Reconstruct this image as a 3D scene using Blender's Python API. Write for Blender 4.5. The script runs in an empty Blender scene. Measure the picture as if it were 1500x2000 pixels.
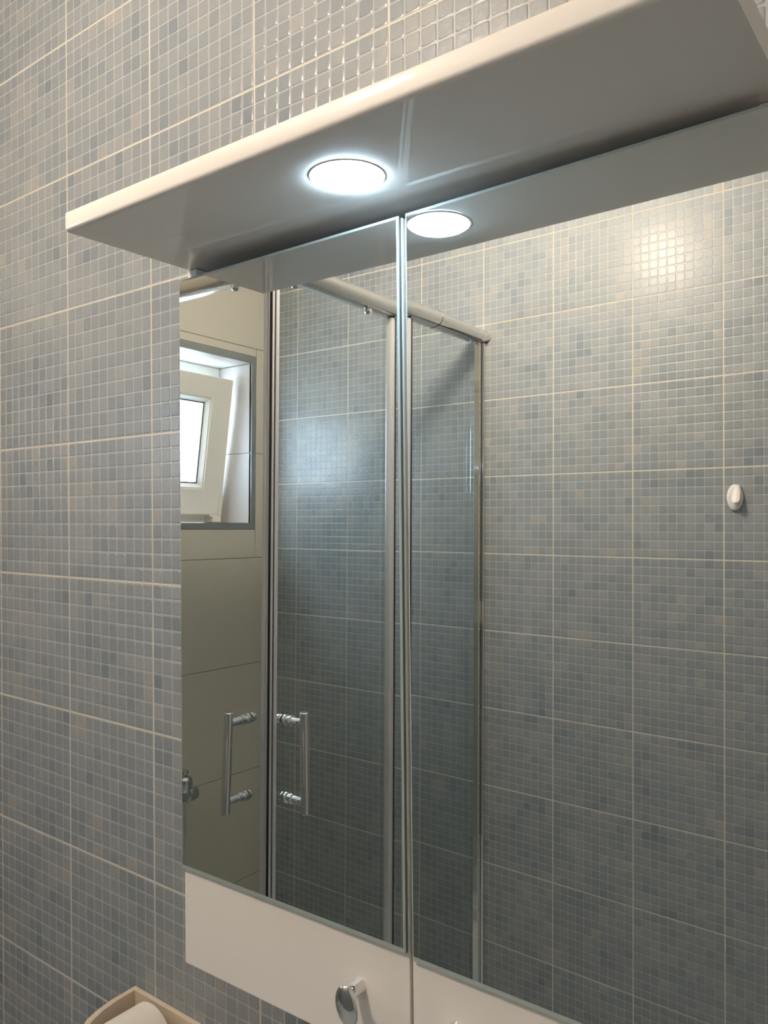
import bpy, bmesh, math, random
from mathutils import Vector, Matrix
random.seed(4)
SC = bpy.context.scene
COL = SC.collection
Z0 = 1.45                      # camera height above the floor; all z below are written relative to the camera

# ------------------------------------------------------------------ camera
def v(x, y, z): return Vector((x, y, z + Z0))
YAW, PITCH, ROLL, FPX, CAM_D = 0.6494, 0.0024, -0.0069, 1559.7, 0.6628
fw = Vector((-math.sin(YAW) * math.cos(PITCH), math.cos(YAW) * math.cos(PITCH), math.sin(PITCH)))
r0 = Vector((math.cos(YAW), math.sin(YAW), 0)); u0 = r0.cross(fw)
rr = r0 * math.cos(ROLL) + u0 * math.sin(ROLL); uu = -r0 * math.sin(ROLL) + u0 * math.cos(ROLL)
cd = bpy.data.cameras.new('camera'); cam = bpy.data.objects.new('camera', cd); COL.objects.link(cam)
cam.matrix_world = Matrix(((rr.x, uu.x, -fw.x, 0), (rr.y, uu.y, -fw.y, -CAM_D), (rr.z, uu.z, -fw.z, Z0), (0, 0, 0, 1)))
cd.sensor_fit = 'VERTICAL'; cd.sensor_height = 24; cd.sensor_width = 18
cd.lens = FPX / 2000 * 24; cd.clip_start = 0.02
SC.camera = cam

# ------------------------------------------------------------------ world, view, lamp strengths
W = bpy.data.worlds.new('world'); SC.world = W; W.use_nodes = True
bg = W.node_tree.nodes['Background']; bg.inputs[0].default_value = (0.72, 0.86, 1.0, 1); bg.inputs[1].default_value = 17.0
SC.view_settings.view_transform = 'Standard'; SC.view_settings.look = 'None'
SC.view_settings.exposure = 0.14; SC.view_settings.gamma = 1.0; SC.view_settings.use_curve_mapping = False
SC.cycles.use_denoising = True; SC.cycles.max_bounces = 16; SC.cycles.diffuse_bounces = 5
SC.cycles.glossy_bounces = 8; SC.cycles.transparent_max_bounces = 16; SC.cycles.caustics_reflective = True
SC.cycles.sample_clamp_indirect = 6.0; SC.cycles.blur_glossy = 0.3
LAMP_POWER = 222.0; LAMP_COL = (1.0, 0.84, 0.68)        # warm ceiling globe
SPOT_POWER = 95.0; SPOT_COL = (0.60, 0.81, 1.0)        # cool spotlight under the cabinet canopy

# the window's opening guides the sky light in (a portal gives off nothing itself)
pl = bpy.data.lights.new('window_portal', 'AREA'); pl.shape = 'RECTANGLE'; pl.size = 0.66; pl.size_y = 0.56
pl.cycles.is_portal = True
po = bpy.data.objects.new('window_portal', pl); COL.objects.link(po)
po.location = v(-2.01, -1.07, 0.244); po.rotation_euler = (0, -math.pi / 2, 0); po['kind'] = 'helper'

# ------------------------------------------------------------------ materials
def mat(name, color, rough=0.5, metal=0.0, spec=0.5, coat=0.0, noise=None, bump=0.0, bscale=60, tint=None):
    m = bpy.data.materials.new(name); m.use_nodes = True
    nt = m.node_tree; b = nt.nodes['Principled BSDF']
    b.inputs['Roughness'].default_value = rough; b.inputs['Metallic'].default_value = metal
    b.inputs['Specular IOR Level'].default_value = spec; b.inputs['Coat Weight'].default_value = coat
    b.inputs['Coat Roughness'].default_value = 0.025
    geo = nt.nodes.new('ShaderNodeNewGeometry')
    nz = nt.nodes.new('ShaderNodeTexNoise'); nz.inputs['Scale'].default_value = noise or 9.0; nz.inputs['Detail'].default_value = 4
    nt.links.new(geo.outputs['Position'], nz.inputs['Vector'])
    mx = nt.nodes.new('ShaderNodeMix'); mx.data_type = 'RGBA'
    d = tint or tuple(c * 0.94 for c in color)
    mx.inputs[6].default_value = (*color, 1); mx.inputs[7].default_value = (*d, 1)
    nt.links.new(nz.outputs['Fac'], mx.inputs[0]); nt.links.new(mx.outputs[2], b.inputs['Base Color'])
    if bump:
        n2 = nt.nodes.new('ShaderNodeTexNoise'); n2.inputs['Scale'].default_value = bscale; n2.inputs['Detail'].default_value = 3
        nt.links.new(geo.outputs['Position'], n2.inputs['Vector'])
        bp = nt.nodes.new('ShaderNodeBump'); bp.inputs['Strength'].default_value = bump; bp.inputs['Distance'].default_value = 0.002
        nt.links.new(n2.outputs['Fac'], bp.inputs['Height']); nt.links.new(bp.outputs['Normal'], b.inputs['Normal'])
    return m

def emis(name, color, strength):
    m = bpy.data.materials.new(name); m.use_nodes = True; nt = m.node_tree
    nt.nodes.remove(nt.nodes['Principled BSDF']); e = nt.nodes.new('ShaderNodeEmission')
    e.inputs[0].default_value = (*color, 1); e.inputs[1].default_value = strength
    nt.links.new(e.outputs[0], nt.nodes['Material Output'].inputs[0]); return m

def thin_glass(name, tint, rough=0.0, frost=0.0, ior=1.5):
    m = bpy.data.materials.new(name); m.use_nodes = True; nt = m.node_tree
    nt.nodes.remove(nt.nodes['Principled BSDF'])
    tr = nt.nodes.new('ShaderNodeBsdfTransparent'); tr.inputs[0].default_value = (*tint, 1)
    gl = nt.nodes.new('ShaderNodeBsdfGlossy'); gl.inputs['Roughness'].default_value = rough
    fr = nt.nodes.new('ShaderNodeFresnel'); gg = nt.nodes.new('ShaderNodeNewGeometry')
    im = nt.nodes.new('ShaderNodeMix'); im.inputs[2].default_value = ior; im.inputs[3].default_value = 1 / ior   # same reflectance from both sides of the sheet
    nt.links.new(gg.outputs['Backfacing'], im.inputs[0]); nt.links.new(im.outputs[0], fr.inputs[0])
    mx = nt.nodes.new('ShaderNodeMixShader'); nt.links.new(fr.outputs[0], mx.inputs[0])
    nt.links.new(tr.outputs[0], mx.inputs[1]); nt.links.new(gl.outputs[0], mx.inputs[2])
    last = mx
    if frost:
        tl = nt.nodes.new('ShaderNodeBsdfTranslucent'); tl.inputs[0].default_value = (0.95, 0.97, 1, 1)
        m2 = nt.nodes.new('ShaderNodeMixShader'); m2.inputs[0].default_value = frost
        nt.links.new(mx.outputs[0], m2.inputs[1]); nt.links.new(tl.outputs[0], m2.inputs[2]); last = m2
    nt.links.new(last.outputs[0], nt.nodes['Material Output'].inputs[0]); return m

def mosaic_mat(name, groove):
    """glazed mosaic relief: each 2 cm square has its own blue grey tone, the channels are lighter"""
    m = bpy.data.materials.new(name); m.use_nodes = True; nt = m.node_tree; b = nt.nodes['Principled BSDF']
    L = nt.links.new
    tc = nt.nodes.new('ShaderNodeTexCoord'); oi = nt.nodes.new('ShaderNodeObjectInfo')
    sc = nt.nodes.new('ShaderNodeVectorMath'); sc.operation = 'SCALE'; sc.inputs['Scale'].default_value = 50
    L(tc.outputs['Object'], sc.inputs[0])
    sp = nt.nodes.new('ShaderNodeSeparateXYZ'); L(sc.outputs[0], sp.inputs[0])
    fx = nt.nodes.new('ShaderNodeMath'); fx.operation = 'FLOOR'; L(sp.outputs[0], fx.inputs[0])
    fz = nt.nodes.new('ShaderNodeMath'); fz.operation = 'FLOOR'; L(sp.outputs[2], fz.inputs[0])
    rs = nt.nodes.new('ShaderNodeMath'); rs.operation = 'MULTIPLY'; rs.inputs[1].default_value = 397.0; L(oi.outputs['Random'], rs.inputs[0])
    cb = nt.nodes.new('ShaderNodeCombineXYZ'); L(fx.outputs[0], cb.inputs[0]); L(rs.outputs[0], cb.inputs[1]); L(fz.outputs[0], cb.inputs[2])
    wn = nt.nodes.new('ShaderNodeTexWhiteNoise'); L(cb.outputs[0], wn.inputs[0])
    sm = nt.nodes.new('ShaderNodeTexNoise'); sm.inputs['Scale'].default_value = 0.33; sm.inputs['Detail'].default_value = 1
    L(cb.outputs[0], sm.inputs['Vector'])
    cr = nt.nodes.new('ShaderNodeValToRGB'); cr.color_ramp.interpolation = 'LINEAR'
    el = cr.color_ramp.elements
    tones = [(0.0, (0.155, 0.190, 0.225)), (0.15, (0.200, 0.233, 0.262)), (0.5, (0.240, 0.267, 0.287)), (0.85, (0.278, 0.297, 0.307)), (1.0, (0.330, 0.322, 0.310))]
    el[0].position, el[0].color = tones[0][0], (*tones[0][1], 1); el[1].position, el[1].color = tones[-1][0], (*tones[-1][1], 1)
    for p, c in tones[1:-1]:
        e = el.new(p); e.color = (*c, 1)
    ad = nt.nodes.new('ShaderNodeMath'); ad.operation = 'MULTIPLY_ADD'; ad.inputs[1].default_value = 0.6; L(wn.outputs[0], ad.inputs[0])
    s2 = nt.nodes.new('ShaderNodeMath'); s2.operation = 'MULTIPLY_ADD'; s2.inputs[1].default_value = 1.3; s2.inputs[2].default_value = -0.45
    L(sm.outputs['Fac'], s2.inputs[0]); L(s2.outputs[0], ad.inputs[2]); L(ad.outputs[0], cr.inputs[0])
    # fine upright streaks of the glaze print
    mp = nt.nodes.new('ShaderNodeMapping'); mp.inputs['Scale'].default_value = (900, 900, 60); L(tc.outputs['Object'], mp.inputs[0])
    st = nt.nodes.new('ShaderNodeTexNoise'); st.inputs['Scale'].default_value = 1.0; L(mp.outputs[0], st.inputs['Vector'])
    mm = nt.nodes.new('ShaderNodeMix'); mm.data_type = 'RGBA'; mm.blend_type = 'MULTIPLY'; mm.inputs[0].default_value = 0.35
    L(cr.outputs[0], mm.inputs[6]); L(st.outputs['Fac'], mm.inputs[7])
    g = nt.nodes.new('ShaderNodeBrightContrast'); g.inputs['Bright'].default_value = 0.06 if not groove else 0.0
    if groove:
        mg = nt.nodes.new('ShaderNodeMix'); mg.data_type = 'RGBA'; mg.inputs[0].default_value = 0.82
        L(cr.outputs[0], mg.inputs[6]); mg.inputs[7].default_value = (0.405, 0.428, 0.438, 1); L(mg.outputs[2], b.inputs['Base Color'])
    else:
        L(mm.outputs[2], g.inputs[0]); L(g.outputs[0], b.inputs['Base Color'])
    b.inputs['Roughness'].default_value = 0.24 if not groove else 0.28
    b.inputs['Specular IOR Level'].default_value = 0.5
    n2 = nt.nodes.new('ShaderNodeTexNoise'); n2.inputs['Scale'].default_value = 120; n2.inputs['Detail'].default_value = 2
    geo = nt.nodes.new('ShaderNodeNewGeometry'); L(geo.outputs['Position'], n2.inputs['Vector'])
    bp = nt.nodes.new('ShaderNodeBump'); bp.inputs['Strength'].default_value = 0.3; bp.inputs['Distance'].default_value = 0.0010
    L(n2.outputs['Fac'], bp.inputs['Height']); L(bp.outputs['Normal'], b.inputs['Normal'])
    return m

M = dict(
    square=mosaic_mat('mosaic_square_glaze', False), groove=mosaic_mat('mosaic_channel_glaze', True),
    grout=mat('cream_grout', (0.74, 0.67, 0.57), 0.8, noise=30, bump=0.3, bscale=400),
    cream=mat('cream_wall_tile', (0.50, 0.465, 0.41), 0.16, noise=2.0, tint=(0.485, 0.45, 0.395)),
    reveal=mat('white_reveal_tile', (0.60, 0.565, 0.555), 0.3, noise=3.0),
    tilegrout=mat('grey_tile_grout', (0.24, 0.22, 0.18), 0.8, noise=20),
    trim=mat('grey_metal_trim', (0.25, 0.27, 0.27), 0.3, metal=0.6, noise=12),
    paint=mat('white_cabinet_lacquer', (0.86, 0.815, 0.765), 0.42, spec=0.25, coat=1.0, noise=3, tint=(0.84, 0.795, 0.745)),
    board=mat('white_cabinet_board', (0.72, 0.70, 0.67), 0.4, noise=6),
    mirror=mat('mirror_silver', (0.90, 0.93, 0.92), 0.0, metal=1.0, noise=2, tint=(0.895, 0.925, 0.915)),
    bevel=mat('mirror_bevel', (0.62, 0.69, 0.66), 0.3, metal=0.35, noise=5),
    medge=mat('mirror_glass_edge', (0.10, 0.17, 0.15), 0.2, noise=5),
    chrome=mat('polished_chrome', (0.82, 0.82, 0.82), 0.045, metal=1.0, noise=5),
    rail=mat('chrome_rail', (0.80, 0.78, 0.74), 0.12, metal=1.0, noise=14, bump=0.12, bscale=45),
    alu=mat('satin_aluminium', (0.86, 0.86, 0.89), 0.36, metal=0.75, noise=10),
    black=mat('black_rubber', (0.02, 0.02, 0.022), 0.6, noise=10),
    glass=thin_glass('shower_glass', (0.93, 0.955, 0.95)),
    pane=thin_glass('window_glass', (0.93, 0.97, 1.0), 0.02, frost=0.35),
    plastic=mat('white_window_plastic', (0.70, 0.68, 0.63), 0.3, noise=5),
    hook=mat('white_hook_plastic', (0.78, 0.76, 0.76), 0.25, noise=10),
    holder=mat('cream_holder_plastic', (0.70, 0.60, 0.47), 0.35, noise=12, bump=0.1, bscale=80),
    paper=mat('white_paper', (0.82, 0.78, 0.73), 0.9, noise=40, bump=0.3, bscale=200),
    ceil=mat('ceiling_plaster', (0.80, 0.78, 0.74), 0.9, noise=8, bump=0.1, bscale=200),
    floor=mat('grey_floor_tile', (0.50, 0.54, 0.57), 0.35, noise=6),
    white=mat('white_acrylic', (0.80, 0.80, 0.78), 0.12, noise=4),
    door=mat('white_door_paint', (0.72, 0.69, 0.63), 0.35, noise=5),
    lamp=emis('warm_lamp_glow', LAMP_COL, LAMP_POWER), spot=emis('cool_spot_glow', SPOT_COL, SPOT_POWER),
)

# ------------------------------------------------------------------ mesh builder
class MB:
    def __init__(s): s.bm = bmesh.new()
    def box(s, x0, x1, y0, y1, z0, z1, bev=0.0, seg=1, mi=0, mat4=None):
        b = bmesh.new(); bmesh.ops.create_cube(b, size=1)
        for q in b.verts: q.co = Vector(((x0 + x1) / 2 + q.co.x * (x1 - x0), (y0 + y1) / 2 + q.co.y * (y1 - y0), (z0 + z1) / 2 + q.co.z * (z1 - z0)))
        if bev: bmesh.ops.bevel(b, geom=b.edges[:], offset=bev, segments=seg, profile=0.6, affect='EDGES')
        return s._add(b, mi, mat4)
    def _add(s, b, mi=0, mat4=None, smooth=False):
        if mat4: bmesh.ops.transform(b, matrix=mat4, verts=b.verts)
        for f in b.faces:
            f.material_index = mi
            if smooth: f.smooth = True
        me = bpy.data.meshes.new('t'); b.to_mesh(me); b.free(); s.bm.from_mesh(me); bpy.data.meshes.remove(me); return s
    def tube(s, pts, rad, seg=16, mi=0, cap=True):
        """a tube through points; rad is one radius or one per point"""
        b = bmesh.new(); pts = [Vector(p) for p in pts]; n = len(pts)
        rad = rad if isinstance(rad, (list, tuple)) else [rad] * n
        rings = []; prev = None
        for i, p in enumerate(pts):
            d = (pts[min(i + 1, n - 1)] - pts[max(i - 1, 0)])
            if d.length < 1e-9: d = prev or Vector((0, 0, 1))
            d.normalize(); prev = d
            a = Vector((0, 0, 1)) if abs(d.z) < 0.9 else Vector((1, 0, 0))
            e1 = d.cross(a).normalized(); e2 = d.cross(e1)
            rings.append([b.verts.new(p + (e1 * math.cos(t) + e2 * math.sin(t)) * rad[i]) for t in (2 * math.pi * k / seg for k in range(seg))])
        for r1, r2 in zip(rings, rings[1:]):
            for k in range(seg): b.faces.new((r1[k], r1[(k + 1) % seg], r2[(k + 1) % seg], r2[k])).smooth = True
        if cap: b.faces.new(rings[0]); b.faces.new(rings[-1][::-1])
        bmesh.ops.recalc_face_normals(b, faces=b.faces)
        for f in b.faces: f.material_index = mi
        me = bpy.data.meshes.new('t'); b.to_mesh(me); b.free(); s.bm.from_mesh(me); bpy.data.meshes.remove(me); return s
    def rod(s, p, q, prof, seg=20, mi=0):
        """turned shape along p->q: prof = [(t, radius)] with repeated t for sharp steps"""
        p, q = Vector(p), Vector(q); d = (q - p)
        b = bmesh.new(); dn = d.normalized(); a = Vector((0, 0, 1)) if abs(dn.z) < 0.9 else Vector((1, 0, 0))
        e1 = dn.cross(a).normalized(); e2 = dn.cross(e1); rings = []
        for t, r in prof:
            rings.append([b.verts.new(p + d * t + (e1 * math.cos(w) + e2 * math.sin(w)) * max(r, 1e-5)) for w in (2 * math.pi * k / seg for k in range(seg))])
        for r1, r2 in zip(rings, rings[1:]):
            for k in range(seg): b.faces.new((r1[k], r1[(k + 1) % seg], r2[(k + 1) % seg], r2[k]))
        b.faces.new(rings[0]); b.faces.new(rings[-1][::-1])
        bmesh.ops.recalc_face_normals(b, faces=b.faces)
        return s._add(b, mi)
    def prism(s, poly, axis, a0, a1, mi=0, bev=0, smooth=False):
        """polygon in the plane across axis ('x','y','z'), stretched from a0 to a1"""
        b = bmesh.new()
        def P(u, w, a): return {'x': (a, u, w), 'y': (u, a, w), 'z': (u, w, a)}[axis]
        r1 = [b.verts.new(P(u, w, a0)) for u, w in poly]; r2 = [b.verts.new(P(u, w, a1)) for u, w in poly]; n = len(poly)
        for k in range(n): b.faces.new((r1[k], r1[(k + 1) % n], r2[(k + 1) % n], r2[k]))
        b.faces.new(r1); b.faces.new(r2[::-1]); bmesh.ops.recalc_face_normals(b, faces=b.faces)
        if bev: bmesh.ops.bevel(b, geom=b.edges[:], offset=bev, segments=3, profile=0.5, affect='EDGES')
        return s._add(b, mi, smooth=smooth)
    def ball(s, c, rx, ry, rz, mat4=None, mi=0, seg=28):
        b = bmesh.new(); bmesh.ops.create_uvsphere(b, u_segments=seg, v_segments=seg // 2, radius=1)
        m = Matrix.Translation(Vector(c)) @ (mat4 or Matrix.Identity(4)) @ Matrix.Diagonal((rx, ry, rz, 1))
        return s._add(b, mi, m, smooth=True)
    def build(s, name, mats, parent=None, loc=None, smooth_angle=None):
        """coordinates are camera-relative; loc = this object's own origin in the same frame"""
        me = bpy.data.meshes.new(name)
        org = Vector(loc) if loc is not None else (Vector(parent['org']) if parent is not None and 'org' in parent.keys() else Vector((0, 0, 0)))
        bmesh.ops.translate(s.bm, verts=s.bm.verts, vec=-org)
        s.bm.to_mesh(me); s.bm.free()
        for m in (mats if isinstance(mats, (list, tuple)) else [mats]): me.materials.append(m)
        if smooth_angle:
            for p in me.polygons: p.use_smooth = True
            try: me.set_sharp_from_angle(angle=math.radians(smooth_angle))
            except Exception: pass
        o = bpy.data.objects.new(name, me); COL.objects.link(o)
        if parent is not None:
            o.parent = parent; po_ = Vector(parent['org']) if 'org' in parent.keys() else Vector((0, 0, 0)); o.location = org - po_
        else: o.location = org + Vector((0, 0, Z0))
        o['org'] = tuple(org); return o

def tag(o, label, cat, group=None):
    o['label'] = label; o['category'] = cat
    if group: o['group'] = group
    return o
def thing(name, org, label=None, cat=None, group=None, parent=None):
    o = bpy.data.objects.new(name, None); COL.objects.link(o); o.empty_display_size = 0.05
    o['org'] = tuple(org)
    if parent is None: o.location = Vector(org) + Vector((0, 0, Z0))
    else: o.parent = parent; o.location = Vector(org) - Vector(parent['org'])
    if label: tag(o, label, cat, group)
    return o
def struct(o): o['kind'] = 'structure'; return o

# ------------------------------------------------------------------ room shell
RB = 1.4534; XL = -1.79; XR = 0.75; FL = -1.45; CE = 1.00
TW, TH = 0.2, 0.1995
G = 0.0012                                             # grout lies this far behind the tile faces
OY0, OY1, OZ0, OZ1 = -1.368, -0.775, -0.002, 0.489     # window opening in the left wall
XF = -1.933                                            # inner face of the window frame

wb = struct(MB().box(XL - 0.2, XR + 0.1, G, 0.1, FL - 0.1, CE + 0.1).build('wall_back', M['grout'], loc=(0, 0, 0)))
wf = struct(MB().box(XL - 0.2, XR + 0.1, -RB - 0.1, -RB - G, FL - 0.1, CE + 0.1).build('wall_front', M['grout'], loc=(0, 0, 0)))
m = MB()
xo = XL - 0.22
for a in ((-RB - G, OY0 - .0012, FL - .1, CE + .1), (OY1 + .0012, G, FL - .1, CE + .1), (OY0 - .0012, OY1 + .0012, FL - .1, OZ0 - .0012), (OY0 - .0012, OY1 + .0012, OZ1 + .0012, CE + .1)):
    m.box(xo, XL - G, a[0], a[1], a[2], a[3])
wl = struct(m.build('wall_left', M['tilegrout'], loc=(0, 0, 0)))
wr = struct(MB().box(XR, XR + 0.1, -RB - .1, .1, FL - .1, CE + .1).build('wall_right', M['door'], loc=(0, 0, 0)))
struct(MB().box(XL - .2, XR + .1, -RB - .1, .1, CE, CE + .1).build('ceiling', M['ceil'], loc=(0, 0, 0)))
struct(MB().box(XL - .2, XR + .1, -RB - .1, .1, FL - .1, FL).build('floor', M['floor'], loc=(0, 0, 0)))

# mosaic relief tile: 10 x 10 pillowed squares on one pressed tile
def mosaic_mesh(x0=-0.1, x1=0.1, z0=-0.1, z1=0.1):
    b = bmesh.new(); e = 0.0011                        # half the grout joint
    mo, mt, c, gd = 0.0009, 0.0020, 0.0017, 0.0008
    for i in range(10):
        for j in range(10):
            ax, bx_ = -0.1 + 0.02 * i, -0.08 + 0.02 * i; az, bz_ = -0.1 + 0.02 * j, -0.08 + 0.02 * j
            A, B, C, D = (max(ax, -0.1 + e), min(bx_, 0.1 - e), max(az, -0.1 + e), min(bz_, 0.1 - e))
            cx, cz = (ax + bx_) / 2, (az + bz_) / 2
            def octa(mg, cc, y):
                p, q, r, s = A + mg, B - mg, C + mg, D - mg
                return [b.verts.new((x, y, z)) for x, z in ((p + cc, r), (q - cc, r), (q, r + cc), (q, s - cc), (q - cc, s), (p + cc, s), (p, s - cc), (p, r + cc))]
            out = [b.verts.new((x, gd, z)) for x, z in ((A, C), (B, C), (B, D), (A, D))]
            o1 = octa(mo, c * 0.8, gd); o2 = octa(mt, c, 0.0)
            b.faces.new((out[0], out[1], o1[1], o1[0])).material_index = 1
            b.faces.new((out[1], out[2], o1[3], o1[2])).material_index = 1
            b.faces.new((out[2], out[3], o1[5], o1[4])).material_index = 1
            b.faces.new((out[3], out[0], o1[7], o1[6])).material_index = 1
            b.faces.new((out[1], o1[2], o1[1])).material_index = 1
            b.faces.new((out[2], o1[4], o1[3])).material_index = 1
            b.faces.new((out[3], o1[6], o1[5])).material_index = 1
            b.faces.new((out[0], o1[0], o1[7])).material_index = 1
            for k in range(8):
                f = b.faces.new((o1[k], o1[(k + 1) % 8], o2[(k + 1) % 8], o2[k])); f.smooth = True
            b.faces.new(o2)
    # rim down to the wall
    w = 0.1 - e
    t = [b.verts.new(p) for p in ((-w, gd, -w), (w, gd, -w), (w, gd, w), (-w, gd, w))]
    u = [b.verts.new(p) for p in ((-w, .004, -w), (w, .004, -w), (w, .004, w), (-w, .004, w))]
    for k in range(4): b.faces.new((t[k], u[k], u[(k + 1) % 4], t[(k + 1) % 4])).material_index = 1
    for co, no in (((x0, 0, 0), (-1, 0, 0)), ((x1, 0, 0), (1, 0, 0)), ((0, 0, z0), (0, 0, -1)), ((0, 0, z1), (0, 0, 1))):
        if abs(co[0] + co[2]) < 0.0999:
            bmesh.ops.bisect_plane(b, geom=b.verts[:] + b.edges[:] + b.faces[:], plane_co=co, plane_no=no, clear_outer=True)
    bmesh.ops.recalc_face_normals(b, faces=b.faces)
    me = bpy.data.meshes.new('mosaic_tile'); b.to_mesh(me); b.free()
    if sum(p.normal.y * p.area for p in me.polygons) > 0: me.flip_normals()
    me.materials.append(M['square']); me.materials.append(M['groove']); return me
cache = {}
def mosaic_wall(wall, ox, oz, yface, flip):
    i0 = math.floor((XL - ox) / TW); i1 = math.ceil((XR - ox) / TW)
    j0 = math.floor((FL - oz) / TH); j1 = math.ceil((CE - oz) / TH)
    rnd = random.Random(5 + flip)
    for i in range(i0, i1):
        for j in range(j0, j1):
            cx, cz = ox + (i + .5) * TW, oz + (j + .5) * TH
            lo = max(-0.1, XL - cx); hi = min(0.1, XR - cx); dn = max(-0.1, FL - cz); up = min(0.1, CE - cz)
            if hi - lo < 0.004 or up - dn < 0.004: continue
            if flip: lo, hi = -hi, -lo
            key = tuple(round(t, 4) for t in (lo, hi, dn, up))
            if key not in cache: cache[key] = mosaic_mesh(*key)
            o = bpy.data.objects.new('tile', cache[key]); COL.objects.link(o); o.parent = wall
            o.location = (cx, yface, cz); o.scale = (1, 1, TH / TW)
            # tiny laying tolerance
            o.rotation_euler = (rnd.uniform(-.0012, .0012), 0, (math.pi if flip else 0) + rnd.uniform(-.0012, .0012))
mosaic_wall(wb, -1.2932, 0.707, 0.0, 0)
mosaic_wall(wf, -1.0792, 0.7186, -RB, 1)

# plain cream tiles of the window wall
def plain_tile(parent, axis, face, a0, a1, z0, z1, m, depth=0.006, gap=0.0011):
    """a flat tile whose face lies on axis=face, spanning a0..a1 and z0..z1"""
    g = gap; q = MB()
    if axis == 'x': q.box(face - depth, face, a0 + g, a1 - g, z0 + g, z1 - g, bev=0.0007)
    elif axis == 'y+': q.box(a0 + g, a1 - g, face - depth, face, z0 + g, z1 - g, bev=0.0007)     # looks towards +y
    elif axis == 'y-': q.box(a0 + g, a1 - g, face, face + depth, z0 + g, z1 - g, bev=0.0007)     # looks towards -y
    elif axis == 'z-': q.box(a0 + g, a1 - g, z0 + g, z1 - g, face, face + depth, bev=0.0007)     # reveal head, z0..z1 = y span
    elif axis == 'z+': q.box(a0 + g, a1 - g, z0 + g, z1 - g, face - depth, face, bev=0.0007)
    return q.build('tile', m, parent)
H3 = 0.3222; zs = [-0.1085 + H3 * k for k in range(-5, 5)]; zs = [FL] + [z for z in zs if FL + .02 < z < CE - .02] + [CE]
ys = [-RB, -0.855, -0.255, 0.0]
for za, zb in zip(zs, zs[1:]):
    for ya, yb in zip(ys, ys[1:]):
        oa, ob, oc, od = OY0 - 0.019, OY1 + 0.019, OZ0 - 0.018, OZ1 + 0.022
        if yb <= oa or ya >= ob or zb <= oc or za >= od: plain_tile(wl, 'x', XL, ya, yb, za, zb, M['cream']); continue
        y_a, y_b = max(ya, oa), min(yb, ob)
        if ya < oa: plain_tile(wl, 'x', XL, ya, oa, za, zb, M['cream'])
        if yb > ob: plain_tile(wl, 'x', XL, ob, yb, za, zb, M['cream'])
        if zb > od: plain_tile(wl, 'x', XL, y_a, y_b, od, zb, M['cream'])
        if za < oc: plain_tile(wl, 'x', XL, y_a, y_b, za, oc, M['cream'])
# reveal tiles
for za, zb in ((OZ0, 0.2137), (0.2137, OZ1)):
    plain_tile(wl, 'y+', OY0, XF - .05, XL - .001, za, zb, M['reveal']); plain_tile(wl, 'y-', OY1, XF - .05, XL - .001, za, zb, M['reveal'])
for ya, yb in ((OY0 + .001, -1.07), (-1.07, OY1 - .001)):
    plain_tile(wl, 'z-', OZ1, XF - .05, XL - .001, ya, yb, M['reveal']); plain_tile(wl, 'z+', OZ0, XF - .05, XL - .001, ya, yb, M['reveal'])
# metal edging around the opening
T = 0.0185; xa, xb = XL - .010, XL + .0022
for n, a in enumerate(((OY0 - T, OY1 + T, OZ1, OZ1 + .021), (OY0 - T, OY1 + T, OZ0 - T, OZ0), (OY0 - T, OY0, OZ0, OZ1), (OY1, OY1 + T, OZ0, OZ1))):
    struct(MB().box(xa, xb, *a, bev=0.0008).build('trim_%d' % (n + 1), M['trim'], loc=(XL, (a[0] + a[1]) / 2, (a[2] + a[3]) / 2)))

# ------------------------------------------------------------------ window (tilted open at the top)
win = struct(thing('window_1', (XF, -1.07, OZ0)))
yA, yB, zA, zB = OY0 + .001, OY1 - .001, OZ0 + .001, OZ1 - .001
fwid = 0.052
m = MB(); X0, X1 = XF - .06, XF
m.box(X0, X1, yA, yB, zB - fwid, zB, bev=.002).box(X0, X1, yA, yB, zA, zA + fwid, bev=.002)
m.box(X0, X1, yA, yA + fwid, zA + fwid, zB - fwid, bev=.002).box(X0, X1, yB - fwid, yB, zA + fwid, zB - fwid, bev=.002)
m.build('window_frame', M['plastic'], win)
sy0, sy1, sz0, sz1 = -1.347, -0.796, 0.027, 0.447
sash = thing('sash', (XF + .004, -1.07, sz0), parent=win)
sw = 0.078; t0, t1 = XF + .004, XF + .030
m = MB()
m.box(t0, t1, sy0, sy1, sz0, sz0 + sw, bev=.003, seg=2).box(t0, t1, sy0, sy1, sz1 - sw + .012, sz1, bev=.003, seg=2)
m.box(t0, t1 + .0002, sy0, sy0 + sw, sz0 + .002, sz1 - .002, bev=.003, seg=2).box(t0, t1 + .0002, sy1 - sw, sy1, sz0 + .002, sz1 - .002, bev=.003, seg=2)
m.build('sash_frame', M['plastic'], sash)
gy0, gy1, gz0, gz1 = sy0 + sw, sy1 - sw, sz0 + sw, sz1 - sw + .012
bw = 0.016
m = MB()   # sloping glazing beads
for poly, ax, a, b_ in (([(t1 - .003, gz0 - .001), (t1 - .003, gz0 + .004), (t1 - .016, gz0 + bw), (t1 - .02, gz0 + bw), (t1 - .02, gz0 - .001)], 'yb', gy0, gy1),
                        ([(t1 - .003, gz1 + .001), (t1 - .003, gz1 - .004), (t1 - .016, gz1 - bw), (t1 - .02, gz1 - bw), (t1 - .02, gz1 + .001)], 'yb', gy0, gy1)):
    m.prism([(p[0], p[1]) for p in poly], 'y', a, b_)
for s_, g_ in ((1, gy0), (-1, gy1)):
    m.prism([(t1 - .003, g_ - s_ * .001), (t1 - .003, g_ + s_ * .004), (t1 - .016, g_ + s_ * bw), (t1 - .02, g_ + s_ * bw), (t1 - .02, g_ - s_ * .001)], 'z', gz0, gz1)
m.build('glazing_bead', M['plastic'], sash)
m = MB(); k = .0035; ge = bw - .001
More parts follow.
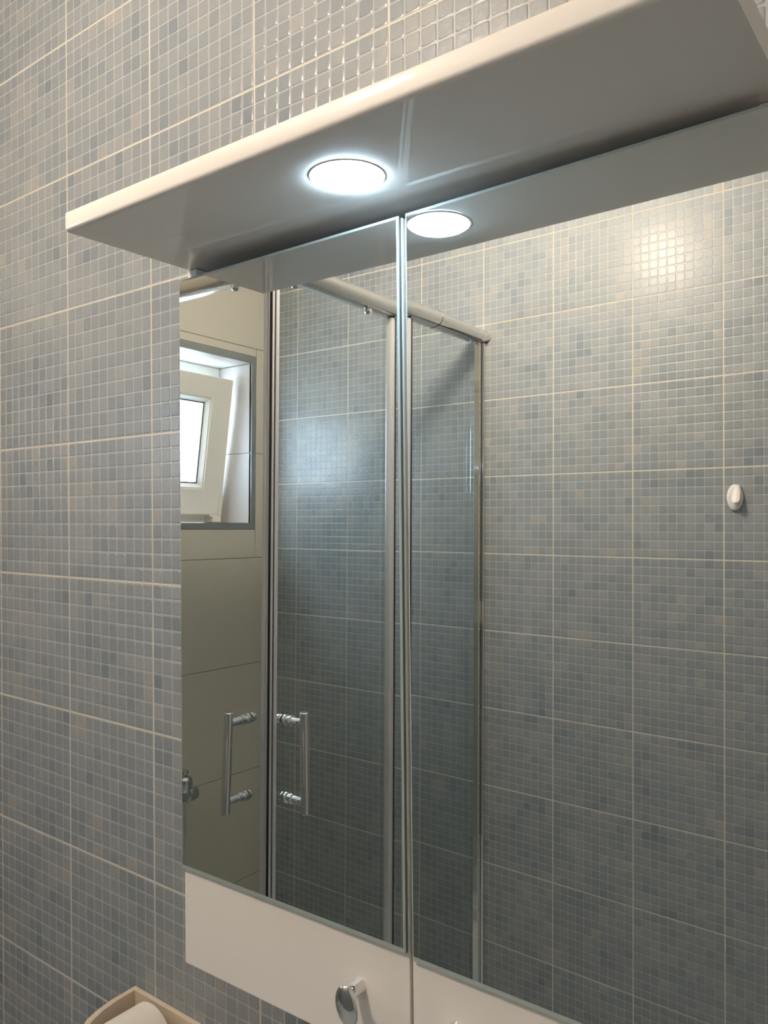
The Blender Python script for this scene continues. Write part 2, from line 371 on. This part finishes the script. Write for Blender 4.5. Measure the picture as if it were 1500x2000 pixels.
a = (gy0 + ge, gy1 - ge, gz0 + ge, gz1 - ge)
m.box(t1 - .0185, t1 - .0145, a[0], a[1], a[2], a[2] + k).box(t1 - .0185, t1 - .0145, a[0], a[1], a[3] - k, a[3])
m.box(t1 - .0185, t1 - .0145, a[0], a[0] + k, a[2], a[3]).box(t1 - .0185, t1 - .0145, a[1] - k, a[1], a[2], a[3])
m.build('gasket', M['black'], sash)
MB().box(t1 - .021, t1 - .0165, gy0 + .002, gy1 - .002, gz0 + .002, gz1 - .002).build('window_pane', M['pane'], sash)
m = MB(); m.box(t1 - .002, t1 + .007, sy0 + .002, sy0 + .014, sz0 - .004, sz0 + .062, bev=.003, seg=2); m.box(t1 - .012, t1 + .004, sy0 + .02, sy0 + .045, sz0 - .006, sz0 + .001, bev=.001)
m.build('hinge_cover', M['plastic'], sash)
sash.rotation_euler = (0, math.radians(7.6), 0)
MB().box(XF, XF + .034, sy0 + .000, sy0 + .034, OZ0 + .002, OZ0 + .024, bev=.002).build('hinge', M['plastic'], win)

# ------------------------------------------------------------------ door behind the photographer
dr = struct(thing('door_1', (XR, -0.75, FL)))
m = MB(); m.box(XR - .035, XR, -1.16, -.36, FL + .005, FL + 2.0, bev=.003); m.build('door_leaf', M['door'], dr)
m = MB(); m.box(XR - .05, XR, -1.23, -1.165, FL, FL + 2.07, bev=.004).box(XR - .05, XR, -.355, -.29, FL, FL + 2.07, bev=.004).box(XR - .05, XR, -1.165, -.355, FL + 2.005, FL + 2.07, bev=.004)
m.build('door_frame', M['door'], dr)
m = MB(); m.rod((XR - .035, -1.09, -.42), (XR - .085, -1.09, -.42), [(0, .024), (.15, .024), (.15, .009), (1, .009)]).tube([(XR - .085, -1.10, -.42), (XR - .085, -.97, -.42)], .009)
m.build('door_handle', M['chrome'], dr)

# ------------------------------------------------------------------ ceiling lamp
LX, LY, LZ = -0.81, -0.88, 0.80
lt = thing('ceiling_lamp', (LX, LY, CE), 'glowing white globe lamp on a short stem under the ceiling', 'lamp')
MB().rod((LX, LY, CE), (LX, LY, CE - .05), [(0, .06), (.5, .06), (.9, .045), (1, .03)], seg=32).rod((LX, LY, CE - .05), (LX, LY, LZ + .05), [(0, .010), (.6, .010), (.62, .026), (1, .030)], seg=24).build('lamp_base', M['white'], lt, smooth_angle=40)
MB().ball((LX, LY, LZ), .062, .062, .062).build('lamp_globe', M['lamp'], lt)

# ------------------------------------------------------------------ mirror cabinet
cab = thing('mirror_cabinet', (-0.37, 0.0, -0.43), 'white two-door mirror cabinet with lit canopy on the blue mosaic wall', 'cabinet')
UZ = 0.2475                                            # underside of the canopy
m = MB(); r_ = 0.0038; ct = UZ + 0.0172; yf = -0.2765
pf = [(-0.0005, UZ), (-0.0005, ct)] + [(yf + .002 - .002 * math.sin(t), ct - .002 + .002 * math.cos(t)) for t in (0, .5, 1.05, math.pi / 2)]
pf += [(yf + r_ - r_ * math.cos(t), UZ + r_ - r_ * math.sin(t)) for t in (0, .26, .52, .79, 1.05, 1.31, math.pi / 2)]
m.prism(pf, 'x', -0.639, -0.0955)
for w_ in m.bm.verts:
    if w_.co.x < -.5: w_.co.x -= 0.029 * (w_.co.y - yf)      # the left end is cut a little out of square
canopy = m.build('canopy', M['paint'], cab, smooth_angle=40)
MB().box(-0.645, -0.632, -0.139, -.0005, -0.43, UZ - .0005, bev=.0006).build('side_panel', M['board'], cab)
MB().box(-0.110, -0.097, -0.139, -.0005, -0.43, UZ - .0005, bev=.0006).build('side_panel', M['board'], cab)
MB().box(-0.632, -0.110, -0.139, -.0005, -0.43, -0.416).build('bottom_panel', M['board'], cab)
MB().box(-0.632, -0.110, -0.006, -.0005, -0.416, UZ - .0005).build('back_panel', M['board'], cab)
for z in (-0.20, 0.02): MB().box(-0.632, -0.110, -0.125, -0.006, z, z + .012).build('shelf', M['board'], cab)
# spotlight in the canopy
SX, SY = -0.3734, -0.2128
m = MB().rod((SX, SY, UZ + .001), (SX, SY, UZ - .0006), [(0, .0285), (.6, .0285), (1, .0278), (1, .0264), (.2, .0264)], seg=48)
spot = m.build('spotlight', M['paint'], cab, smooth_angle=30)
m = MB().rod((SX, SY, UZ), (SX, SY, UZ - .0045), [(0, .0264), (.2, .0264), (.6, .0238), (.88, .015), (1, .001)], seg=48)
m.build('spotlight_lens', M['spot'], spot, smooth_angle=60)

def door(n, xref, yref, a, b, xl, xr, mxl, mxr, ztop, zmir, zbot, knob):
    """one door in its own frame: x along the door, y into the cabinet, z up the door; mirror face at y = 0"""
    nn = Vector((a, -1, b)).normalized(); up = Vector((-0.0104, b - 0.0104 * a, 1)).normalized(); r = up.cross(nn).normalized(); up = nn.cross(r)
    d = thing(n, (xref, yref, 0.0), parent=cab)
    R = Matrix(((r.x, -nn.x, up.x), (r.y, -nn.y, up.y), (r.z, -nn.z, up.z)))
    d.rotation_euler = R.to_euler()
    O = (xref, yref, 0.0)
    q = MB(); q.box(xref + xl, xref + xr, yref + .0042, yref + .0175, zbot, ztop - .0005, bev=.0009, seg=2); q.build('door_board', M['paint'], d)
    # mirror: silvered face with a narrow polished bevel and a green glass edge
    bm_ = bmesh.new(); w = .0017; wbm = .0042
    A = [(mxl, zmir), (mxr, zmir), (mxr, ztop), (mxl, ztop)]
    I = [(mxl + w, zmir + wbm), (mxr - w, zmir + wbm), (mxr - w, ztop - .0026), (mxl + w, ztop - .0026)]
    vi = [bm_.verts.new((xref + x, yref, z)) for x, z in I]; vo = [bm_.verts.new((xref + x, yref + .0011, z)) for x, z in A]
    vb = [bm_.verts.new((xref + x, yref + .0041, z)) for x, z in A]
    f = bm_.faces.new(vi); f.material_index = 0
    for k_ in range(4):
        j = (k_ + 1) % 4
        bm_.faces.new((vi[k_], vo[k_], vo[j], vi[j])).material_index = 1
        bm_.faces.new((vo[k_], vb[k_], vb[j], vo[j])).material_index = 2
    bm_.faces.new(vb[::-1]).material_index = 2
    bmesh.ops.recalc_face_normals(bm_, faces=bm_.faces)
    q = MB(); q.bm.free(); q.bm = bm_; q.build('mirror', [M['mirror'], M['bevel'], M['medge']], d)
    # chrome pull: tapering stem ending in a hanging oval leaf
    kx, kz = knob; y0 = yref + .0042; px, pz = xref + kx, kz
    q = MB(); q.tube([(px, y0, pz), (px, y0 - .002, pz), (px, y0 - .009, pz - .0005), (px - .0005, y0 - .0145, pz - .002), (px - .001, y0 - .018, pz - .004)], [.0064, .0060, .0056, .0052, .0040], seg=24)
    q.ball((px + .0022, y0 - .0195, pz - .0065), .0104, .0046, .0170, Matrix.Rotation(math.radians(-6), 4, 'Y') @ Matrix.Rotation(math.radians(8), 4, 'Z') @ Matrix.Rotation(math.radians(6), 4, 'X'))
    q.build('knob', M['chrome'], d, smooth_angle=60)
    return d
xr_ = -0.5013
door('door', xr_, -0.1589 + 0.0059 * (xr_ + .75), 0.0059, 0.0098, -0.636 - xr_, -0.3665 - xr_, -0.636 - xr_, -0.3679 - xr_, 0.2338, -0.3436, -0.4367, (-0.4165 - xr_, -0.3855))
xr_ = -0.2298
door('door', xr_, -0.1552 - 0.0088 * (xr_ + .36), -0.0088, 0.0096, -0.3646 - xr_, -0.0965 - xr_, -0.3625 - xr_, -0.0965 - xr_, 0.2375, -0.3448, -0.4367, (-0.325 - xr_, -0.3855))

# ------------------------------------------------------------------ shower enclosure (corner entry, sliding glass)
EX, EY = -1.084, -0.744                                 # planes of the side and the front glass
TZ = -1.345                                             # top of the tray
enc = thing('shower_enclosure', (EX, EY, TZ), 'square corner shower cabin of clear glass with chrome frame, seen in the mirror', 'shower')
RZ0, RZ1 = 0.470, 0.513
def half_round(base, out, z0, z1, n=14):
    """D profile: flat at base, bulging to out"""
    zc, h = (z0 + z1) / 2, (z1 - z0) / 2; pts = [(base, z0), (base, z1)]
    pts += [(base + (out - base) * math.sin(math.pi * k / n) ** 0.75, zc + h * math.cos(math.pi * k / n)) for k in range(1, n)]
    return pts
q = MB(); q.prism(half_round(EX - .012, EX + .024, RZ0, RZ1), 'y', -1.245, EY + .012); side_rail = q.build('top_rail', M['rail'], enc, smooth_angle=50)
bmh = bmesh.new(); rings = []; NR = 44                     # fluted sleeve where the side rail meets the wall
for j in range(14):
    t = j / 13; yy = -1.236 + (-RB + .001 + 1.236) * t
    top = RZ1 + .0012 - .012 * t; bot = RZ0 - .0012; out = EX + .0255 + .003 * t; zc, h = (top + bot) / 2, (top - bot) / 2
    rings.append([bmh.verts.new((EX - .012, yy, bot)), bmh.verts.new((EX - .012, yy, top))] + [bmh.verts.new((EX - .012 + (out - EX + .012 + (.0009 * min(1, 3 * t) if k % 4 < 2 else 0)) * math.sin(math.pi * k / NR) ** .75, yy, zc + h * math.cos(math.pi * k / NR))) for k in range(1, NR)])
for r1, r2 in zip(rings, rings[1:]):
    for k in range(len(r1)): bmh.faces.new((r1[k], r1[(k + 1) % len(r1)], r2[(k + 1) % len(r1)], r2[k]))
bmh.faces.new(rings[0]); bmh.faces.new(rings[-1]); bmesh.ops.recalc_face_normals(bmh, faces=bmh.faces)
q = MB(); q.bm.free(); q.bm = bmh; q.build('rail_sleeve', M['rail'], side_rail, smooth_angle=40)
q = MB(); q.prism(half_round(EY - .012, EY + .024, RZ0, RZ1), 'x', XL + .001, EX + .012); q.build('top_rail', M['rail'], enc, smooth_angle=50)
q = MB(); q.tube([(EX + .006, EY + .006, RZ0 - .003), (EX + .006, EY + .006, RZ1 + .003)], .022, seg=28); q.build('corner_cap', M['chrome'], enc, smooth_angle=50)
for nm, bx in (('bottom_rail', (EX - .012, EX + .012, -RB + .001, EY + .006, TZ, TZ + .03)), ('bottom_rail', (XL + .001, EX - .012, EY - .012, EY + .012, TZ, TZ + .03))):
    MB().box(*bx, bev=.003).build(nm, M['alu'], enc)
# wall profiles
q = MB(); q.box(EX - .012, EX + .014, -RB + .0005, -RB + .012, TZ + .03, RZ0, bev=.0015); q.box(EX - .008, EX + .008, -RB + .014, -RB + .025, TZ + .03, RZ0, bev=.001); q.build('wall_profile', M['chrome'], enc)
q = MB(); q.box(XL + .0025, XL + .020, EY - .012, EY + .014, TZ + .03, RZ0, bev=.0015); q.build('wall_profile', M['chrome'], enc)
q = MB(); q.box(EX - .004, EX + .004, -RB + .0115, -RB + .0145, TZ + .03, RZ0); q.build('wall_seal', M['black'], enc)
# fixed panes
MB().box(EX - .019, EX - .013, -RB + .012, -1.120, TZ + .03, RZ0 + .01).build('fixed_pane', M['glass'], enc)
MB().box(XL + .012, -1.46, EY - .019, EY - .013, TZ + .03, RZ0 + .01).build('fixed_pane', M['glass'], enc)
def bar_handle(parent, on_side, a_top, a_bot):
    """chrome bar on two stand-offs; on_side: side glass (towards +x), else the front glass (towards +y)"""
    def P(a, o, z): return (EX + o, a, z) if on_side else (a, EY + o, z)
    za, zb, off = -0.384, -0.534, 0.052
    k = (a_bot - a_top) / (zb - za)
    at = lambda z: a_top + k * (z - za)
    q = MB(); q.rod(P(at(-.363), off, -.363), P(at(-.557), off, -.557), [(0, .0072), (.008, .0087), (.992, .0087), (1, .0072)], seg=28)
    for z, big in ((za, 1), (zb, 0)):
        q.rod(P(at(z), 0.003, z), P(at(z), off, z), [(0, .0108), (.10, .0108), (.13, .0080), (.24, .0080), (.27, .0102), (.36, .0102), (.39, .0076), (1, .0076)], seg=24)
        q.rod(P(at(z), -0.003, z), P(at(z), -0.003 - (.012 if big else .006), z), [(0, .0095), (.3, .0095), (.5, .0065), (.7, .0090), (1, .0085)], seg=24)
    q.build('handle', M['chrome'], parent, smooth_angle=35)
# side sliding door
sd = MB().box(EX - .003, EX + .003, -1.118, EY - .005, TZ + .04, RZ0 - .002).build('glass_door', M['glass'], enc)
q = MB(); q.box(EX - .009, EX + .010, EY - .006, EY + .003, TZ + .035, RZ0 - .001, bev=.0012).box(EX + .003, EX + .007, EY + .003, EY + .0085, TZ + .035, RZ0 - .001).box(EX + .0080, EX + .010, EY + .0085, EY + .0125, TZ + .035, RZ0 - .001)
q.build('edge_profile', M['alu'], sd)
q = MB(); q.box(EX - .008, EX + .009, -1.129, -1.115, TZ + .035, RZ0 - .001, bev=.003, seg=2); q.build('edge_profile', M['alu'], sd)
MB().box(EX - .010, EX + .0085, -1.1355, -1.129, TZ + .035, RZ0 - .001, bev=.0015).build('seal', M['black'], sd)
MB().box(EX - .0005, EX + .0075, EY + .0035, EY + .0105, TZ + .035, RZ0 - .001).build('seal', M['black'], sd)
bar_handle(sd, True, -.780, -.784)
for y in (-.800, -1.035):
    q = MB(); q.rod((EX - .004, y, RZ0 - .004), (EX + .010, y, RZ0 - .004), [(0, .006), (.3, .008), (.7, .008), (1, .005)], seg=20).build('roller', M['chrome'], sd)
# front sliding door
fd = MB().box(-1.455, EX - .018, EY - .003, EY + .003, TZ + .04, RZ0 - .002).build('glass_door', M['glass'], enc)
q = MB(); q.box(EX - .0185, EX - .0093, EY - .009, EY + .010, TZ + .035, RZ0 - .001, bev=.0012).box(EX - .0093, EX - .0045, EY - .006, EY + .006, TZ + .035, RZ0 - .001).box(EX - .0045, EX - .001, EY + .0035, EY + .010, TZ + .035, RZ0 - .001)
q.build('edge_profile', M['alu'], fd)
q = MB(); q.box(-1.470, -1.453, EY - .008, EY + .009, TZ + .035, RZ0 - .001, bev=.003, seg=2); q.build('edge_profile', M['alu'], fd)
MB().box(EX - .0045, EX - .001, EY - .001, EY + .003, TZ + .035, RZ0 - .001, bev=.001).build('seal', M['black'], fd)
bar_handle(fd, False, -1.1450, -1.1505)
for x in (-1.19, -1.40):
    q = MB(); q.rod((x, EY - .004, RZ0 - .004), (x, EY + .010, RZ0 - .004), [(0, .006), (.3, .008), (.7, .008), (1, .005)], seg=20).build('roller', M['chrome'], fd)

tray = thing('shower_tray', (-1.44, -1.1, FL), 'white square shower tray under the glass cabin', 'shower tray')
q = MB(); x0, x1, y0, y1 = XL + .003, EX + .02, -RB + .003, EY + .02
q.box(x0, x1, y0, y1, FL, FL + .06, bev=.004).box(x0, x0 + .06, y0, y1, FL + .06, TZ, bev=.006, seg=2).box(x1 - .06, x1, y0, y1, FL + .06, TZ, bev=.006, seg=2)
q.box(x0 + .06, x1 - .06, y0, y0 + .06, FL + .06, TZ, bev=.006, seg=2).box(x0 + .06, x1 - .06, y1 - .06, y1, FL + .06, TZ, bev=.006, seg=2)
q.build('basin', M['white'], tray)
MB().rod((-1.44, -1.1, FL + .06), (-1.44, -1.1, FL + .066), [(0, .045), (.6, .045), (1, .035)], seg=32).build('drain', M['chrome'], tray)

# shower mixer with its hose on the window wall
mx = thing('shower_mixer', (XL, -1.05, -0.735), 'chrome shower mixer with hose on the cream window wall, cut by the mirror edge', 'tap')
xm = XL + .055
q = MB(); q.rod((xm, -1.113, -.742), (xm, -.908, -.742), [(0, .018), (.03, .021), (.14, .021), (.16, .016), (.84, .016), (.86, .021), (.97, .021), (1, .018)], seg=28)
for y in (-1.08, -.945): q.rod((XL + .0005, y, -.742), (xm, y, -.742), [(0, .030), (.15, .030), (.3, .016), (1, .014)], seg=24)
q.build('mixer_body', M['chrome'], mx, smooth_angle=35)
q = MB(); q.rod((xm + .002, -1.072, -.728), (xm + .006, -1.072, -.684), [(0, .018), (.45, .024), (.8, .021), (1, .010)], seg=24); q.rod((xm + .006, -1.070, -.684), (xm + .007, -1.070, -.672), [(0, .005), (.4, .005), (.5, .012), (1, .012)], seg=20)
q.build('lever', M['chrome'], mx, smooth_angle=40)
q = MB(); q.tube([(xm, -1.065, -.755), (xm, -1.066, -.80), (xm + .004, -1.066, -.88), (xm + .006, -1.055, -.98), (xm + .004, -1.04, -1.08), (xm, -.97, -1.13), (xm, -.90, -1.05), (xm, -.87, -.80), (xm, -.865, -.40)], [.010, .008, .008, .008, .008, .008, .008, .008, .008], seg=12)
q.build('hose', M['alu'], mx, smooth_angle=60)

# ------------------------------------------------------------------ hook on the front wall
hx, hy, hz = -0.4548, -RB, 0.056
hk = thing('wall_hook', (hx, hy, hz), 'small white plastic hook stuck to the mosaic wall, seen in the mirror', 'hook')
q = MB(); q.ball((hx - .0005, hy + .004, hz - .001), .0168, .0060, .0280); q.build('backplate', M['hook'], hk)
bmh = bmesh.new(); N = 12
rows = []
for k in range(N + 1):
    t = k / N; z = hz + .0255 - .038 * t; w = .0050 + .0032 * math.sin(min(1, t * 1.25) * math.pi / 2); y = hy + .0070 + .0150 * t ** 1.3
    if t > .82: w *= math.sqrt(max(.02, 1 - ((t - .82) / .18) ** 2 * .7))
    rows.append((z, w, y))
fr, bk = [], []
for z, w, y in rows:
    fr.append([bmh.verts.new((hx + .0045 + s * w, y + .0016 * (1 - s * s), z)) for s in (-1, -.6, 0, .6, 1)])
    bk.append([bmh.verts.new((hx + .0045 + s * w, y - .0022, z)) for s in (-1, -.6, 0, .6, 1)])
for k in range(N):
    for c in range(4):
        bmh.faces.new((fr[k][c], fr[k][c + 1], fr[k + 1][c + 1], fr[k + 1][c])); bmh.faces.new((bk[k][c + 1], bk[k][c], bk[k + 1][c], bk[k + 1][c + 1]))
    bmh.faces.new((bk[k][0], fr[k][0], fr[k + 1][0], bk[k + 1][0])); bmh.faces.new((fr[k][4], bk[k][4], bk[k + 1][4], fr[k + 1][4]))
for rw, b2 in ((fr[0], bk[0]), (fr[-1], bk[-1])):
    for c in range(4): bmh.faces.new((rw[c], rw[c + 1], b2[c + 1], b2[c]))
bmesh.ops.recalc_face_normals(bmh, faces=bmh.faces)
q = MB(); q.bm.free(); q.bm = bmh; q.build('prong', M['hook'], hk, smooth_angle=50)

# ------------------------------------------------------------------ paper holder under the cabinet
px, pz = -0.800, -0.642
ph = thing('toilet_paper_holder', (px, 0, pz - .12), 'open cream plastic toilet paper holder on the mosaic wall below the mirror cabinet', 'paper holder')
def outline(hw, dp, p=2.8, n=18):
    return [(px + hw * (1 if math.cos(t) >= 0 else -1) * abs(math.cos(t)) ** (2 / p), -dp * abs(math.sin(t)) ** (2 / p) - .0008) for t in (math.pi * k / n for k in range(n + 1))]
bmh = bmesh.new(); o_ = outline(.1345, .135); i_ = outline(.1268, .1273)
i_[0] = (i_[0][0], -.0075); i_[-1] = (i_[-1][0], -.0075); i_ = [(x, min(y, -.0075)) for x, y in i_]
sk = lambda pt, f: (px + (pt[0] - px) * f, pt[1] * f)
lo = [bmh.verts.new((*sk(p, .86), pz - .12)) for p in o_]; to = [bmh.verts.new((*p, pz)) for p in o_]
ti = [bmh.verts.new((*p, pz)) for p in i_]; li = [bmh.verts.new((*sk(p, .96), pz - .075)) for p in i_]
n = len(o_)
for k in range(n):
    j = (k + 1) % n
    bmh.faces.new((lo[k], lo[j], to[j], to[k])); bmh.faces.new((to[k], to[j], ti[j], ti[k])); bmh.faces.new((ti[k], ti[j], li[j], li[k]))
bmh.faces.new(lo); bmh.faces.new(li); bmesh.ops.recalc_face_normals(bmh, faces=bmh.faces)
q = MB(); q.bm.free(); q.bm = bmh; q.build('shell', M['holder'], ph, smooth_angle=35)
q = MB(); q.rod((-.9063 + .002, -.0074, pz - .022), (-.9063 + .002, -.0105, pz - .022), [(0, .0075), (.8, .0075), (1, .0055), (1, .004), (.3, .004)], seg=20); q.build('screw_socket', M['black'], ph)
MB().box(-.800, -.70, -.030, -.0074, pz - .048, pz - .043, bev=.001).build('ledge', M['holder'], ph)
q = MB(); cx, cz = -.868, -.6735
q.rod((cx, -.021, cz), (cx, -.078, cz), [(0, .016), (0, .040), (.05, .0425), (.95, .0425), (1, .040), (1, .016), (.1, .016)], seg=48)
tag(q.build('toilet_roll', M['paper'], loc=(cx, -.056, cz - .0425), smooth_angle=40), 'white toilet paper roll lying in the cream holder', 'toilet roll')
